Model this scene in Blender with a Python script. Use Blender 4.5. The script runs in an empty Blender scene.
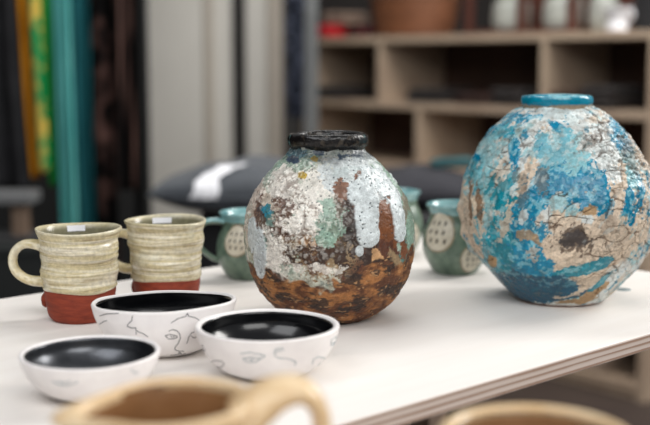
import bpy, math, random
import numpy as np
from mathutils import Vector, noise as mnoise
random.seed(4)
col = bpy.context.scene.collection
PI = math.pi

# ------------------------------------------------------------------ measuring
FPX, PITCH, CAMZ, TOP = 1130.0, math.radians(7.66), 1.013, 0.75
def ray(px, py):
    v = (212.5 - py) / FPX
    return Vector(((px - 325) / FPX, math.cos(PITCH) + v * math.sin(PITCH), -math.sin(PITCH) + v * math.cos(PITCH)))
def at(px, py, Y):                       # point of the place measured at depth Y
    d = ray(px, py); t = Y / d.y
    return Vector((d.x * t, Y, CAMZ + d.z * t))

# ------------------------------------------------------------------ numpy noise
_rng = np.random.RandomState(7)
_perm = np.tile(_rng.permutation(256), 3)
_grad = _rng.normal(size=(256, 3)); _grad /= np.linalg.norm(_grad, axis=1)[:, None]
_jit = _rng.rand(256, 3)
def _h(i, j, k): return _perm[_perm[_perm[i & 255] + (j & 255)] + (k & 255)]
def gn(P, s=1.0, o=0.0):
    P = P * s + o; I = np.floor(P).astype(int); F = P - I; U = F * F * F * (F * (F * 6 - 15) + 10)
    r = 0
    for a in (0, 1):
        for b in (0, 1):
            for c in (0, 1):
                g = _grad[_h(I[:, 0] + a, I[:, 1] + b, I[:, 2] + c)]
                w = (U[:, 0] if a else 1 - U[:, 0]) * (U[:, 1] if b else 1 - U[:, 1]) * (U[:, 2] if c else 1 - U[:, 2])
                r = r + w * ((F[:, 0] - a) * g[:, 0] + (F[:, 1] - b) * g[:, 1] + (F[:, 2] - c) * g[:, 2])
    return r
def fbm(P, s, octv=4, o=0.0, gain=.55):
    r = 0; a = 1; t = 0
    for k in range(octv):
        r = r + a * gn(P, s * 2.03 ** k, o + 17.3 * k); t += a; a *= gain
    return r / t * 1.9
def voro(P, s, o=0.0):
    P = P * s + o; I = np.floor(P).astype(int)
    F1 = np.full(len(P), 9.); F2 = F1.copy(); ID = np.zeros(len(P), int)
    for a in (-1, 0, 1):
        for b in (-1, 0, 1):
            for c in (-1, 0, 1):
                h = _h(I[:, 0] + a, I[:, 1] + b, I[:, 2] + c)
                q = np.stack([I[:, 0] + a, I[:, 1] + b, I[:, 2] + c], 1) + _jit[h]
                d = np.linalg.norm(q - P, axis=1)
                nf = d < F1
                F2 = np.where(nf, F1, np.minimum(F2, d)); ID = np.where(nf, h, ID); F1 = np.where(nf, d, F1)
    return F1, F2, ID / 255.
def ss(a, b, x):
    t = np.clip((x - a) / (b - a), 0, 1); return t * t * (3 - 2 * t)

def lin(c):
    c = np.array(c, float) / 255
    return np.where(c <= .04045, c / 12.92, ((c + .055) / 1.055) ** 2.4)
def L4(c): return tuple(lin(c)) + (1.0,)

# ------------------------------------------------------------------ materials
def new_mat(name):
    m = bpy.data.materials.new(name); m.use_nodes = True
    nt = m.node_tree; b = nt.nodes['Principled BSDF']
    return m, nt, b
def N(nt, t, **kw):
    n = nt.nodes.new(t)
    for k, v in kw.items():
        if k in n.inputs: n.inputs[k].default_value = v
        else: setattr(n, k, v)
    return n
def mat(name, c, c2=None, rough=.6, scale=30, bump=0.0, bscale=None, stretch=(1, 1, 1), spec=.5, coat=0, metal=0, contrast=(.35, .65), sheen=0, detail=5):
    m, nt, b = new_mat(name)
    b.inputs['Roughness'].default_value = rough
    b.inputs['Specular IOR Level'].default_value = spec
    b.inputs['Coat Weight'].default_value = coat; b.inputs['Coat Roughness'].default_value = .06
    b.inputs['Metallic'].default_value = metal
    if sheen: b.inputs['Sheen Weight'].default_value = sheen
    tc = N(nt, 'ShaderNodeTexCoord'); mp = N(nt, 'ShaderNodeMapping'); mp.inputs['Scale'].default_value = stretch
    nt.links.new(tc.outputs['Object'], mp.inputs['Vector'])
    n1 = N(nt, 'ShaderNodeTexNoise', Scale=scale, Detail=detail, Roughness=.6); nt.links.new(mp.outputs[0], n1.inputs['Vector'])
    cr = N(nt, 'ShaderNodeValToRGB'); cr.color_ramp.elements[0].position = contrast[0]; cr.color_ramp.elements[1].position = contrast[1]
    cr.color_ramp.elements[0].color = L4(c); cr.color_ramp.elements[1].color = L4(c2 or [min(255, x * 1.06) for x in c])
    nt.links.new(n1.outputs['Fac'], cr.inputs[0]); nt.links.new(cr.outputs[0], b.inputs['Base Color'])
    if bump:
        n2 = N(nt, 'ShaderNodeTexNoise', Scale=bscale or scale * 3, Detail=4); nt.links.new(mp.outputs[0], n2.inputs['Vector'])
        bp = N(nt, 'ShaderNodeBump', Strength=bump, Distance=.002); nt.links.new(n2.outputs['Fac'], bp.inputs['Height']); nt.links.new(bp.outputs[0], b.inputs['Normal'])
    return m
def glaze_mat(name, fine=900, bump=.35, rough=.35, dist=.0006):
    """colour, gloss read from the painted-on glaze layers; fine grain from noise nodes"""
    m, nt, b = new_mat(name)
    a = N(nt, 'ShaderNodeAttribute', attribute_name='glaze'); g = N(nt, 'ShaderNodeAttribute', attribute_name='gloss')
    tc = N(nt, 'ShaderNodeTexCoord'); n1 = N(nt, 'ShaderNodeTexNoise', Scale=fine, Detail=4, Roughness=.7)
    nt.links.new(tc.outputs['Object'], n1.inputs['Vector'])
    mr = N(nt, 'ShaderNodeMapRange'); mr.inputs['From Min'].default_value = .3; mr.inputs['From Max'].default_value = .7
    mr.inputs['To Min'].default_value = .78; mr.inputs['To Max'].default_value = 1.18
    nt.links.new(n1.outputs['Fac'], mr.inputs[0])
    mx = N(nt, 'ShaderNodeVectorMath', operation='MULTIPLY'); nt.links.new(a.outputs['Color'], mx.inputs[0]); nt.links.new(mr.outputs[0], mx.inputs[1])
    nt.links.new(mx.outputs[0], b.inputs['Base Color'])
    nt.links.new(g.outputs['Fac'], b.inputs['Roughness'])
    bp = N(nt, 'ShaderNodeBump', Strength=bump, Distance=dist); nt.links.new(n1.outputs['Fac'], bp.inputs['Height']); nt.links.new(bp.outputs[0], b.inputs['Normal'])
    return m

# ------------------------------------------------------------------ mesh helpers
def mesh_obj(name, V, Fc, m, parent=None, smooth=True, attrs=None, loc=None):
    me = bpy.data.meshes.new(name)
    me.from_pydata([tuple(v) for v in V] if not isinstance(V, np.ndarray) else V.tolist(), [], Fc if isinstance(Fc, list) else Fc.tolist())
    me.update()
    if smooth: me.polygons.foreach_set('use_smooth', [True] * len(me.polygons))
    if attrs:
        for k, a in attrs.items():
            if a.ndim == 2:
                at_ = me.attributes.new(k, 'FLOAT_COLOR', 'POINT')
                at_.data.foreach_set('color', np.concatenate([a, np.ones((len(a), 1))], 1).astype(np.float32).ravel())
            else:
                at_ = me.attributes.new(k, 'FLOAT', 'POINT'); at_.data.foreach_set('value', a.astype(np.float32))
    o = bpy.data.objects.new(name, me); col.objects.link(o)
    if m is not None: me.materials.append(m)
    if parent: o.parent = parent
    if loc is not None: o.location = loc
    return o
def tag(o, label=None, cat=None, group=None, kind=None):
    for k, v in (('label', label), ('category', cat), ('group', group), ('kind', kind)):
        if v: o[k] = v
    return o
def thing(name, label, cat, loc=(0, 0, 0), rz=0, group=None):
    o = bpy.data.objects.new(name, None); col.objects.link(o); o.location = loc; o.rotation_euler = (0, 0, rz); o.empty_display_size = .02
    return tag(o, label, cat, group)
def resample(pts, n):
    """smooth profile (r,z) through pts with n samples"""
    P = np.array(pts, float); k = len(P)
    ext = np.vstack([2 * P[0] - P[1], P, 2 * P[-1] - P[-2]])
    out = []
    for i in range(k - 1):
        p0, p1, p2, p3 = ext[i], ext[i + 1], ext[i + 2], ext[i + 3]
        for t in np.linspace(0, 1, 12, endpoint=False):
            out.append(.5 * ((2 * p1) + (-p0 + p2) * t + (2 * p0 - 5 * p1 + 4 * p2 - p3) * t * t + (-p0 + 3 * p1 - 3 * p2 + p3) * t ** 3))
    out.append(P[-1]); out = np.array(out)
    d = np.concatenate([[0], np.cumsum(np.linalg.norm(np.diff(out, axis=0), axis=1))])
    s = np.linspace(0, d[-1], n)
    return np.stack([np.interp(s, d, out[:, 0]), np.interp(s, d, out[:, 1])], 1)
def grid_faces(nr, ns, wrap=True):
    i = np.arange(nr - 1)[:, None]; j = np.arange(ns if wrap else ns - 1)[None, :]
    a = i * ns + j; b = i * ns + (j + 1) % ns; c = (i + 1) * ns + (j + 1) % ns; d = (i + 1) * ns + j
    return np.stack([a, b, c, d], 2).reshape(-1, 4)
def lathe(prof, ns):
    th = np.arange(ns) / ns * 2 * PI
    r = prof[:, 0][:, None]; z = prof[:, 1][:, None]
    V = np.stack([r * np.cos(th), r * np.sin(th), z + 0 * th], 2).reshape(-1, 3)
    return V, grid_faces(len(prof), ns)
def box(name, lo, hi, m, parent=None, bev=.002):
    import bmesh
    bm = bmesh.new(); bmesh.ops.create_cube(bm, size=1)
    lo = Vector(lo); hi = Vector(hi)
    for v in bm.verts: v.co = Vector([(lo[k] + hi[k]) / 2 + v.co[k] * (hi[k] - lo[k]) for k in range(3)])
    if bev: bmesh.ops.bevel(bm, geom=bm.edges[:], offset=bev, segments=2, affect='EDGES', profile=.6)
    me = bpy.data.meshes.new(name); bm.to_mesh(me); bm.free(); me.materials.append(m)
    o = bpy.data.objects.new(name, me); col.objects.link(o)
    if parent: o.parent = parent
    return o
def sweep(path, wid, thk, n=20, up=Vector((0, 1, 0)), sub=8):
    """strap of elliptic section along a path; wid lies along `up`, thk across"""
    P = [Vector(p) for p in path]; Q = []
    ext = [2 * P[0] - P[1]] + P + [2 * P[-1] - P[-2]]
    for i in range(len(P) - 1):
        p0, p1, p2, p3 = ext[i:i + 4]
        for k in range(sub):
            t = k / sub; Q.append(.5 * ((2 * p1) + (p2 - p0) * t + (2 * p0 - 5 * p1 + 4 * p2 - p3) * t * t + (3 * p1 - p0 - 3 * p2 + p3) * t ** 3))
    Q.append(P[-1]); V = []; m = len(Q)
    for i, q in enumerate(Q):
        T = (Q[min(i + 1, m - 1)] - Q[max(i - 1, 0)]).normalized()
        u = (up - T * up.dot(T)).normalized(); w = T.cross(u)
        f = i / (m - 1); a = np.interp(f, np.linspace(0, 1, len(wid)), wid); b = np.interp(f, np.linspace(0, 1, len(thk)), thk)
        for k in range(n):
            t = 2 * PI * k / n; V.append(q + u * a * math.cos(t) + w * b * math.sin(t))
    F = [list(f) for f in grid_faces(m, n).tolist()]
    F.append(list(range(n))[::-1]); F.append([(m - 1) * n + k for k in range(n)])
    return V, F
def join_geo(*gs):
    V, F = [], []
    for v, f in gs:
        o = len(V); V += [tuple(x) for x in v]; F += [[i + o for i in q] for q in f]
    return V, F

# ------------------------------------------------------------------ colours
M = dict(
    ply=mat('pale_birch_plywood', (234, 228, 222), (239, 234, 229), rough=.6, scale=5, stretch=(1, 9, 1), bump=.04, bscale=60, contrast=(.3, .7)),
    black_glaze=mat('gloss_black_glaze', (7, 8, 10), (10, 11, 14), rough=.2, scale=20, coat=.15, bump=.05, bscale=30),
    pewter_glaze=mat('satin_black_glaze', (52, 54, 58), (84, 86, 90), rough=.3, scale=30, coat=.1, metal=.8, bump=.12, bscale=60),
    white_clay=mat('white_porcelain', (232, 227, 226), (240, 236, 234), rough=.4, scale=60, bump=.06, bscale=200),
    ink=mat('dark_ink', (60, 62, 68), rough=.6), blue_ink=mat('grey_blue_ink', (120, 140, 146), rough=.6),
    red_clay=mat('red_earthenware', (120, 42, 22), (146, 58, 32), rough=.7, scale=60, stretch=(1, 1, 4), bump=.25, bscale=120),
    tan_glaze=mat('tan_glaze', (218, 180, 130), (240, 218, 182), rough=.3, scale=18, contrast=(.35, .7), coat=.2, bump=.06),
    tan_in=mat('brown_tan_glaze', (128, 88, 54), (150, 108, 70), rough=.35, scale=18, coat=.2),
    turq=mat('turquoise_rim_glaze', (92, 142, 146), (150, 192, 192), rough=.2, scale=60, coat=.4),
    green=mat('sage_green_glaze', (78, 100, 86), (120, 140, 122), rough=.3, scale=70, coat=.3, bump=.1),
    cream=mat('cream_slip', (196, 188, 168), (216, 210, 192), rough=.45, scale=150, bump=.1),
    outline=mat('brown_outline_slip', (92, 84, 66), (156, 140, 112), rough=.5, scale=160),
    seed=mat('dark_brown_slip', (46, 38, 32), rough=.5),
    shelf=mat('birch_shelf_board', (168, 146, 126), (184, 164, 142), rough=.6, scale=5, stretch=(1, 1, 1)),
    shelf_in=mat('dark_brown_panel', (70, 50, 40), (84, 62, 50), rough=.8, scale=5),  # dark brown for the cubby backs
    floor=mat('dark_brown_floor', (58, 48, 44), (72, 60, 54), rough=.6, scale=3, stretch=(1, 8, 1)),
    wall_dark=mat('dark_wall_paint', (44, 40, 38), (52, 48, 46), rough=.9, scale=3),
    panel=mat('warm_grey_panel', (176, 173, 166), (186, 183, 176), rough=.7, scale=2),
    panel2=mat('taupe_edge', (152, 144, 134), (160, 152, 140), rough=.7, scale=2),
    metal=mat('grey_metal_post', (92, 94, 94), (108, 110, 110), rough=.4, scale=10, metal=.2),
    black=mat('black_upholstery', (14, 14, 17), (20, 20, 24), rough=.9, scale=60, sheen=.1),
    pillow=mat('slate_fabric', (52, 57, 63), (64, 69, 76), rough=.7, scale=80, bump=.2, bscale=300, sheen=.15),
    navy=mat('charcoal_fabric', (36, 36, 42), (44, 44, 50), rough=.9, scale=80, bump=.2, bscale=300),
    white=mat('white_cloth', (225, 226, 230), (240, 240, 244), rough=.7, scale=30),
)

def mat_table_edge():
    """stacked plies: thin darker bands running along the board"""
    m, nt, b = new_mat('plywood_edge_plies'); b.inputs['Roughness'].default_value = .7
    tc = N(nt, 'ShaderNodeTexCoord'); sp = N(nt, 'ShaderNodeSeparateXYZ'); nt.links.new(tc.outputs['Object'], sp.inputs[0])
    w = N(nt, 'ShaderNodeMath', operation='MULTIPLY'); w.inputs[1].default_value = 1 / .0058
    nt.links.new(sp.outputs['Z'], w.inputs[0])
    f = N(nt, 'ShaderNodeMath', operation='FRACT'); nt.links.new(w.outputs[0], f.inputs[0])
    mp = N(nt, 'ShaderNodeMapping'); mp.inputs['Scale'].default_value = (14, 14, 160); nt.links.new(tc.outputs['Object'], mp.inputs[0])
    n = N(nt, 'ShaderNodeTexNoise', Scale=1.0, Detail=3); nt.links.new(mp.outputs[0], n.inputs['Vector'])
    ad = N(nt, 'ShaderNodeMath', operation='MULTIPLY_ADD'); ad.inputs[1].default_value = .5; nt.links.new(n.outputs['Fac'], ad.inputs[0]); nt.links.new(f.outputs[0], ad.inputs[2])
    cr = N(nt, 'ShaderNodeValToRGB'); e = cr.color_ramp.elements
    e[0].position = .6; e[0].color = L4((216, 200, 190)); e[1].position = 1.25 if False else 1.0; e[1].color = L4((168, 138, 120))
    x = cr.color_ramp.elements.new(.85); x.color = L4((206, 190, 178))
    nt.links.new(ad.outputs[0], cr.inputs[0]); nt.links.new(cr.outputs[0], b.inputs['Base Color'])
    return m

# ================================================================== TABLE
# the long sides of the table run 42 degrees off the view; room axes follow it
TDIR = Vector((.741, .671, 0)); TN = Vector((-.671, .741, 0)); TA = math.atan2(.671, .741)
T0 = Vector((.0616, .843, 0))                       # a point on the front edge
tbl = thing('display_table', 'white birch plywood display table carrying the vases, mugs and bowls', 'table', (T0.x, T0.y, 0), TA)
import bmesh
def table_top(x0, x1, w, r=.02):
    bm = bmesh.new(); pts = []
    for cx, cy, a0 in ((x0 + r, r, 180), (x1 - r, r, 270), (x1 - r, w - r, 0), (x0 + r, w - r, 90)):
        for k in range(7):
            a = math.radians(a0 + k * 15); pts.append((cx + r * math.cos(a), cy + r * math.sin(a)))
    vs = [bm.verts.new((x, y, TOP)) for x, y in pts]; f = bm.faces.new(vs)
    g = bmesh.ops.extrude_face_region(bm, geom=[f]); vv = [e for e in g['geom'] if isinstance(e, bmesh.types.BMVert)]
    for v in vv: v.co.z -= .0165
    bmesh.ops.recalc_face_normals(bm, faces=bm.faces)
    me = bpy.data.meshes.new('tabletop'); bm.to_mesh(me); bm.free()
    me.materials.append(M['ply']); me.materials.append(mat_table_edge())
    for p in me.polygons:
        if abs(p.normal.z) < .5: p.material_index = 1
    return me
TX0, TX1, TW = -.95, .628, .574
o = bpy.data.objects.new('tabletop', table_top(TX0, TX1, TW)); col.objects.link(o); o.parent = tbl
bv = o.modifiers.new('b', 'BEVEL'); bv.width = .0012; bv.segments = 2; bv.limit_method = 'ANGLE'
legm = mat('pale_leg_wood', (150, 128, 112), (166, 144, 126), rough=.6, scale=8, stretch=(1, 1, .1))
for lx, ly in ((TX0 + .06, .05), (.14, .16), (TX1 - .07, TW - .09), (TX0 + .06, TW - .09)):
    box('leg', (lx, ly, 0), (lx + .038, ly + .038, TOP - .0166), legm, tbl)
box('apron', (TX0 + .08, TW - .075, TOP - .09), (TX1 - .08, TW - .06, TOP - .0166), legm, tbl)
# round plug in the tabletop
V, F = lathe(np.array([(0, .0006), (.0075, .0006), (.0092, .0003), (.0094, -.002)]), 40)
p = at(623, 289.5, 1.245); g = ray(623, 289.5); t = (TOP - CAMZ) / g.z
pl = mesh_obj('plug', V, F, mat('grey_green_plug', (120, 134, 138), rough=.5), tbl)
w = Vector((g.x * t, g.y * t, 0)) - T0
pl.location = (w.dot(TDIR), w.dot(TN), TOP)

# ================================================================== VASES
def facing(x, y): return math.atan2(y, x) + PI / 2 - PI            # local -Y looks at the camera
def vase_frame(x, y):
    d = math.hypot(x, y); f = Vector((-x / d, -y / d)); r = Vector((y / d, -x / d)); return f, r
def surf_pt(px, py, cx, cy, prof, ov=1.0, base=TOP):
    """local (x,z) on the visible side of a turned pot, for a point measured in the photo"""
    d = ray(px, py); f, r = vase_frame(cx, cy)
    best = None
    dist = math.hypot(cx, cy)
    L = d.copy()
    for k in range(900):
        t = dist - .16 + k * .0004
        p = Vector((0, 0, CAMZ)) + L * t
        q = Vector((p.x - cx, p.y - cy)); lx = q.dot(r); ly = -q.dot(f); z = p.z - base
        R = np.interp(z, prof[:, 1], prof[:, 0]) if 0 <= z <= prof[-1, 1] else 0
        if R > 0 and lx * lx + (ly / ov) ** 2 <= R * R: return lx, z, ly
        e = abs(math.hypot(lx, ly / ov) - R) if R > 0 else 9
        if best is None or e < best[0]: best = (e, lx, z, ly)
    return best[1:]
def paint_blobs(P, C, G, blobs, cx, cy, prof, cols, sc, streak=(0, 1), vary=.3):
    """layered glaze patches; P local points. each blob: px,py,rx,ry,rot,colour,edge raggedness"""
    x = P[:, 0]; z = P[:, 2]
    Q = np.stack([P[:, 0] - streak[0] * P[:, 2], P[:, 1], P[:, 2] * streak[1]], 1)
    W = {}; tone = fbm(Q, 55, 5, 91.)
    mask_named = {}
    for (px, py, rx, ry, rot, cname, rag, *rest) in blobs:
        lx, lz, _ = surf_pt(px, py, cx, cy, prof)
        if rag not in W: W[rag] = (fbm(Q, 26, 4, 3.1) * .75 + fbm(Q, 90, 4, 9.1) * .75 + fbm(Q, 300, 3, 29.1) * .45) * rag
        a = math.radians(rot); dx = x - lx; dz = z - lz
        u = (dx * math.cos(a) + dz * math.sin(a)) / (rx * sc); v = (-dx * math.sin(a) + dz * math.cos(a)) / (ry * sc)
        q = np.sqrt(u * u + v * v) + W[rag]
        m = 1 - ss(.93, 1.07, q)
        c, g = cols[cname]
        op = rest[0] if rest else 1.0
        cc = lin(c)[None, :] * (1 + vary * np.roll(tone, int(px) * 7919))[:, None] if False else lin(c)[None, :] * (1 + vary * tone)[:, None]
        C[:] = C * (1 - (m * op)[:, None]) + cc * (m * op)[:, None]
        if g is not None: G[:] = G * (1 - m * op) + g * m * op
        mask_named[cname] = np.maximum(mask_named.get(cname, 0), m)
    return mask_named

def shade_noise(C, n, amt):
    C *= (1 + n * amt)[:, None]

# ---- vase one: moon jar with dark rim, dripping glaze over rusty clay
v1p = [(0, 0), (.030, 0), (.0355, .0), (.0375, .0015), (.0475, .0065), (.0595, .0148), (.0718, .0286), (.0802, .0443), (.0855, .0652), (.087, .089), (.0838, .1118), (.0743, .1323), (.0589, .1528), (.0487, .1629), (.0400, .1705), (.0372, .1745), (.0372, .178)]
A1 = (.0062, 1.1436)
def build_vase_one():
    cx, cy = A1
    root = thing('moon_jar', 'round stoneware vase with black rim, white glaze drips over rusty brown clay', 'vase', (cx, cy, TOP), facing(cx, cy))
    pr = resample(v1p[3:], 420); outline = pr.copy()
    full = np.vstack([[(0.0, .0008), (.03, .0006), (.0355, 0)], pr])
    ns = 720; V, F = lathe(full, ns)
    Nn = V.copy(); Nn[:, 2] = 0
    th = np.arctan2(V[:, 1], V[:, 0]); P = V.copy()
    x, y, z = P.T; n = len(P)
    f1 = fbm(P, 22, 5, 1.0); f2 = fbm(P, 75, 5, 5.0); f3 = fbm(P, 230, 3, 8.0)
    C = np.zeros((n, 3)); G = np.full(n, .35)
    G[:] = .22; k = ss(-.25, .3, f1 + .4 * f2)[:, None]
    C[:] = lin((196, 198, 184)) * (1 - k) + lin((160, 182, 168)) * k
    k = ss(.05, .3, f2 + .3 * f3)[:, None]; C[:] = C * (1 - k * .7) + lin((222, 216, 206)) * k * .7
    k = ss(.08, .3, fbm(P, 75, 5, 31.))[:, None]; C[:] = C * (1 - k * .55) + lin((120, 116, 92)) * k * .55
    k = ss(.2, .34, fbm(P, 130, 4, 37.))[:, None]; C[:] = C * (1 - k * .55) + lin((66, 92, 90)) * k * .55
    cols = dict(mint=((146, 174, 158), .2), brown=((92, 52, 32), .4), rust=((122, 74, 40), .4), crust=((150, 128, 98), .7), dark=((42, 30, 25), .4),
                white=((236, 231, 222), .3), drip=((200, 207, 208), .22), blue=((64, 140, 160), .25), teal=((84, 128, 122), .3), yellow=((178, 150, 50), .3), tan=((190, 150, 108), .6), navy=((50, 70, 92), .3), grey=((196, 200, 198), .3), pinkish=((200, 182, 168), .5))
    sc = 1.1436 / FPX
    blobs = [
        (392, 190, 26, 42, 25, 'mint', .5, .8), (300, 165, 30, 12, 20, 'mint', .9, .7), (258, 180, 12, 34, -35, 'grey', .8), (350, 165, 40, 12, 0, 'grey', .9, .8),
        (268, 215, 22, 36, 0, 'pinkish', 1.0, .8), (312, 200, 28, 34, 0, 'white', 1.0, .8),
        (275, 172, 14, 14, -30, 'mint', 1.1, .7), (302, 238, 8, 14, 0, 'mint', 1.2, .8), (350, 172, 16, 8, 0, 'mint', 1.2, .8), (268, 212, 7, 7, 0, 'blue', 1.0), (256, 238, 5, 16, 0, 'teal', .9), (272, 240, 9, 26, 0, 'teal', 1.1, .8), (268, 268, 8, 8, 0, 'teal', 1.1),
        (288, 205, 9, 30, 12, 'brown', 1.3, .85), (284, 245, 13, 26, 0, 'brown', 1.2, .85), (262, 228, 6, 22, 0, 'brown', 1.3, .8), (305, 235, 14, 26, 0, 'rust', 1.2, .7),
        (358, 238, 22, 56, 0, 'brown', .6), (386, 235, 16, 52, 4, 'rust', .6), (349, 225, 8, 38, 0, 'dark', 1.0, .9), (372, 262, 36, 20, 0, 'brown', .6), (352, 255, 10, 24, 0, 'dark', 1.0, .9), (372, 256, 8, 16, 0, 'dark', 1.1, .8),
        (318, 256, 34, 24, 0, 'crust', .8), (322, 240, 20, 8, 0, 'tan', 1.2), (315, 262, 30, 14, 0, 'brown', 1.6, .8), (335, 250, 12, 22, 0, 'dark', 1.7, .8), (300, 258, 16, 12, 0, 'dark', 1.7, .7),
        (328, 218, 18, 20, 0, 'mint', .8, .9), (332, 232, 9, 10, 0, 'mint', 1.0), (341, 200, 5, 16, 0, 'brown', 1.5, .7),
        (276, 255, 10, 22, 10, 'white', 1.0), (270, 272, 10, 10, 10, 'white', 1.1), (300, 225, 14, 12, 0, 'white', 1.2), (312, 212, 10, 14, 0, 'white', 1.1), (300, 268, 14, 6, 0, 'white', 1.5, .8), (330, 270, 12, 5, 0, 'white', 1.6, .7),
        (408, 252, 9, 22, 0, 'teal', .9), (411, 225, 6, 30, 0, 'mint', .8), (398, 266, 7, 16, 20, 'crust', 1.1), (380, 262, 5, 14, 20, 'tan', 1.0), (386, 274, 4, 11, 30, 'white', 1.1), (404, 245, 4, 20, 5, 'rust', 1.3),
        (408, 205, 5, 22, -15, 'rust', 1.2, .6), (330, 190, 30, 7, 20, 'white', 1.1, .7), (290, 182, 18, 14, 0, 'white', 1.0, .8),
        (356, 176, 36, 20, -20, 'drip', .7, .85), (305, 176, 5, 4, 0, 'yellow', .8), (318, 159, 6, 3, 0, 'yellow', 1.2), (300, 154, 14, 4, 0, 'blue', 1.2, .8), (322, 153, 6, 3, 0, 'navy', 1.1), (296, 160, 6, 3, 0, 'navy', 1.2), (345, 156, 14, 3, 0, 'navy', 1.4),
        (363, 178, 5, 7, 0, 'rust', 1.1, .9), (376, 190, 5, 5, 0, 'rust', 1.1, .9), (345, 190, 6, 10, 0, 'rust', 1.1, .9),
    ]
    # bare rusty clay below a ragged line
    zb = .052 + .018 * np.clip((x + .02) / .08, -1, 1) ** 2 + fbm(P, 30, 4, 2.) * .022
    paint_blobs(P, C, G, blobs, cx, cy, outline, cols, sc)
    mb = 1 - ss(-.0022, .0022, z - zb)
    Pb = P * np.array([1, 1, 1.9])
    b1 = fbm(Pb, 40, 5, 12.); b2 = fbm(Pb, 130, 4, 15.)
    k = ss(-.2, .3, b1)[:, None]; Cb = lin((96, 58, 34)) * (1 - k) + lin((168, 116, 68)) * k
    k = ss(.02, .2, fbm(Pb, 34, 5, 44.) + .35 * b2)[:, None]; Cb = Cb * (1 - k * .85) + lin((44, 34, 30)) * k * .85
    k = ss(.25, .4, b2)[:, None]; Cb = Cb * (1 - k * .6) + lin((206, 160, 112)) * k * .6
    C = C * (1 - mb[:, None]) + Cb * mb[:, None]; G = G * (1 - mb) + .62 * mb
    # drips lie over everything
    D = [(369, 210, 12, 34, 3, 'drip', .16), (370, 234, 11, 13, 0, 'drip', .14), (399, 212, 6, 24, 8, 'drip', .3), (401, 232, 6, 10, 0, 'drip', .2), (361, 194, 10, 12, -20, 'drip', .5), (361, 251, 4, 5, 0, 'drip', .2), (382, 182, 22, 9, -35, 'drip', .7),
         (255, 236, 5, 18, 0, 'drip', .3), (262, 254, 6.5, 24, -3, 'drip', .25), (262, 271, 4.5, 8, 0, 'drip', .14)]
    G2 = G.copy(); md = paint_blobs(P, C, G, D, cx, cy, outline, cols, sc)['drip']
    md = md * (y < .02)
    # specks: small dark pin holes on upper / dripped glaze
    s1, s2, sid = voro(P, 300, 2.0)
    up = ss(.06, .11, z + fbm(P, 20, 3, 6.) * .03)
    spk = (1 - ss(.20, .3, s1)) * (sid > .62) * np.maximum(up, md) * (1 - mb * (1 - md))
    C = C * (1 - spk * .8)[:, None] + lin((52, 62, 70)) * (spk * .8)[:, None]
    # near rim
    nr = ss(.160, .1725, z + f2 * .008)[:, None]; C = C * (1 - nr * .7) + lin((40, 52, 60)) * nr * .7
    # relief
    Pw = P + .004 * np.stack([f2, f1, f3], 1)
    w1, w2, wid = voro(Pw, 165, 4.); v1_, v2_, _ = voro(Pw, 330, 14.)
    sel = ss(-.1, .15, fbm(P, 60, 3, 66.)); w1 = w1 * sel + v1_ * (1 - sel); ksz = .35 + .65 * sel
    lx, lz, _q = surf_pt(300, 215, cx, cy, outline)
    pop = np.exp(-(((x - lx) / .045) ** 2 + ((z - lz) / .05) ** 2)) * (1 - mb) * (1 - md) * ss(-.25, .15, fbm(P, 45, 3, 71.))
    knob = np.sqrt(np.clip(1 - (w1 / .62) ** 2, 0, 1))
    h = f1 * .0016 * (1 - mb * .5) + f2 * .0009 + f3 * .00035
    h += pop * knob * .0036 * ksz + (1 - mb) * (1 - md) * (fbm(P, 420, 2, 77.) * .0003)
    h += md * .0016 * (1 - spk)
    h -= spk * .0006
    cr1, cr2, _ = voro(P * np.array([1, 1, 1.6]) + .002 * np.stack([f2, f1, f2], 1), 95, 14.)
    h += mb * (b1 * .0012 + b2 * .0008 - .0007 * (1 - ss(0, .07, cr2 - cr1)))
    gap = pop * (1 - ss(0.1, .55, knob)) * .7; C = C * (1 - gap)[:, None] + lin((104, 76, 58)) * gap[:, None]  # brown ground between nodules, with the shade of the gaps painted in
    light = pop * ss(.4, .9, knob); C = C * (1 - light * .75)[:, None] + lin((242, 238, 230)) * (light * .75)[:, None]; G = G * (1 - light) + .2 * light
    # lumpy silhouette knobs on the far left shoulder
    for bx, by, br in ((247, 229, .0045), (249, 222, .003), (252, 214, .0035)):
        qx, qz, qy = surf_pt(bx, by, cx, cy, outline); dd = np.sqrt((x - qx) ** 2 + (y - qy) ** 2 + (z - qz) ** 2); h += .003 * np.exp(-(dd / br) ** 2)
    shade_noise(C, np.clip(f3, -.6, .6), .35)
    C = np.clip(C, 0, 1) ** 1.08 * 1.02
    h *= ss(.0, .006, z)
    r = np.hypot(x, y) + 1e-9
    # normal along profile
    pn = np.gradient(full, axis=0); nx = pn[:, 1]; nz = -pn[:, 0]; l = np.hypot(nx, nz) + 1e-9
    nx = np.repeat(nx / l, ns); nz = np.repeat(nz / l, ns)
    V = V + np.stack([x / r * nx * h, y / r * nx * h, nz * h], 1); V[:, 0] -= .018 * V[:, 2]
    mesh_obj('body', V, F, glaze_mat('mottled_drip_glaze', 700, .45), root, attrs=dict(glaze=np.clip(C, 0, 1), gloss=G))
    # black rim collar
    rp = resample([(.0315, .150), (.0315, .176), (.0325, .1870), (.0350, .1906), (.0380, .1905), (.0404, .1880), (.0410, .1845), (.0402, .1800), (.0380, .1768), (.0362, .1740), (.0358, .1712), (.0362, .1680)], 60)
    V, F = lathe(rp, 260); P = V.copy(); r = np.hypot(P[:, 0], P[:, 1])
    f = fbm(P, 45, 4, 3.) * .0013 + fbm(P, 190, 3, 4.) * .0006
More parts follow.
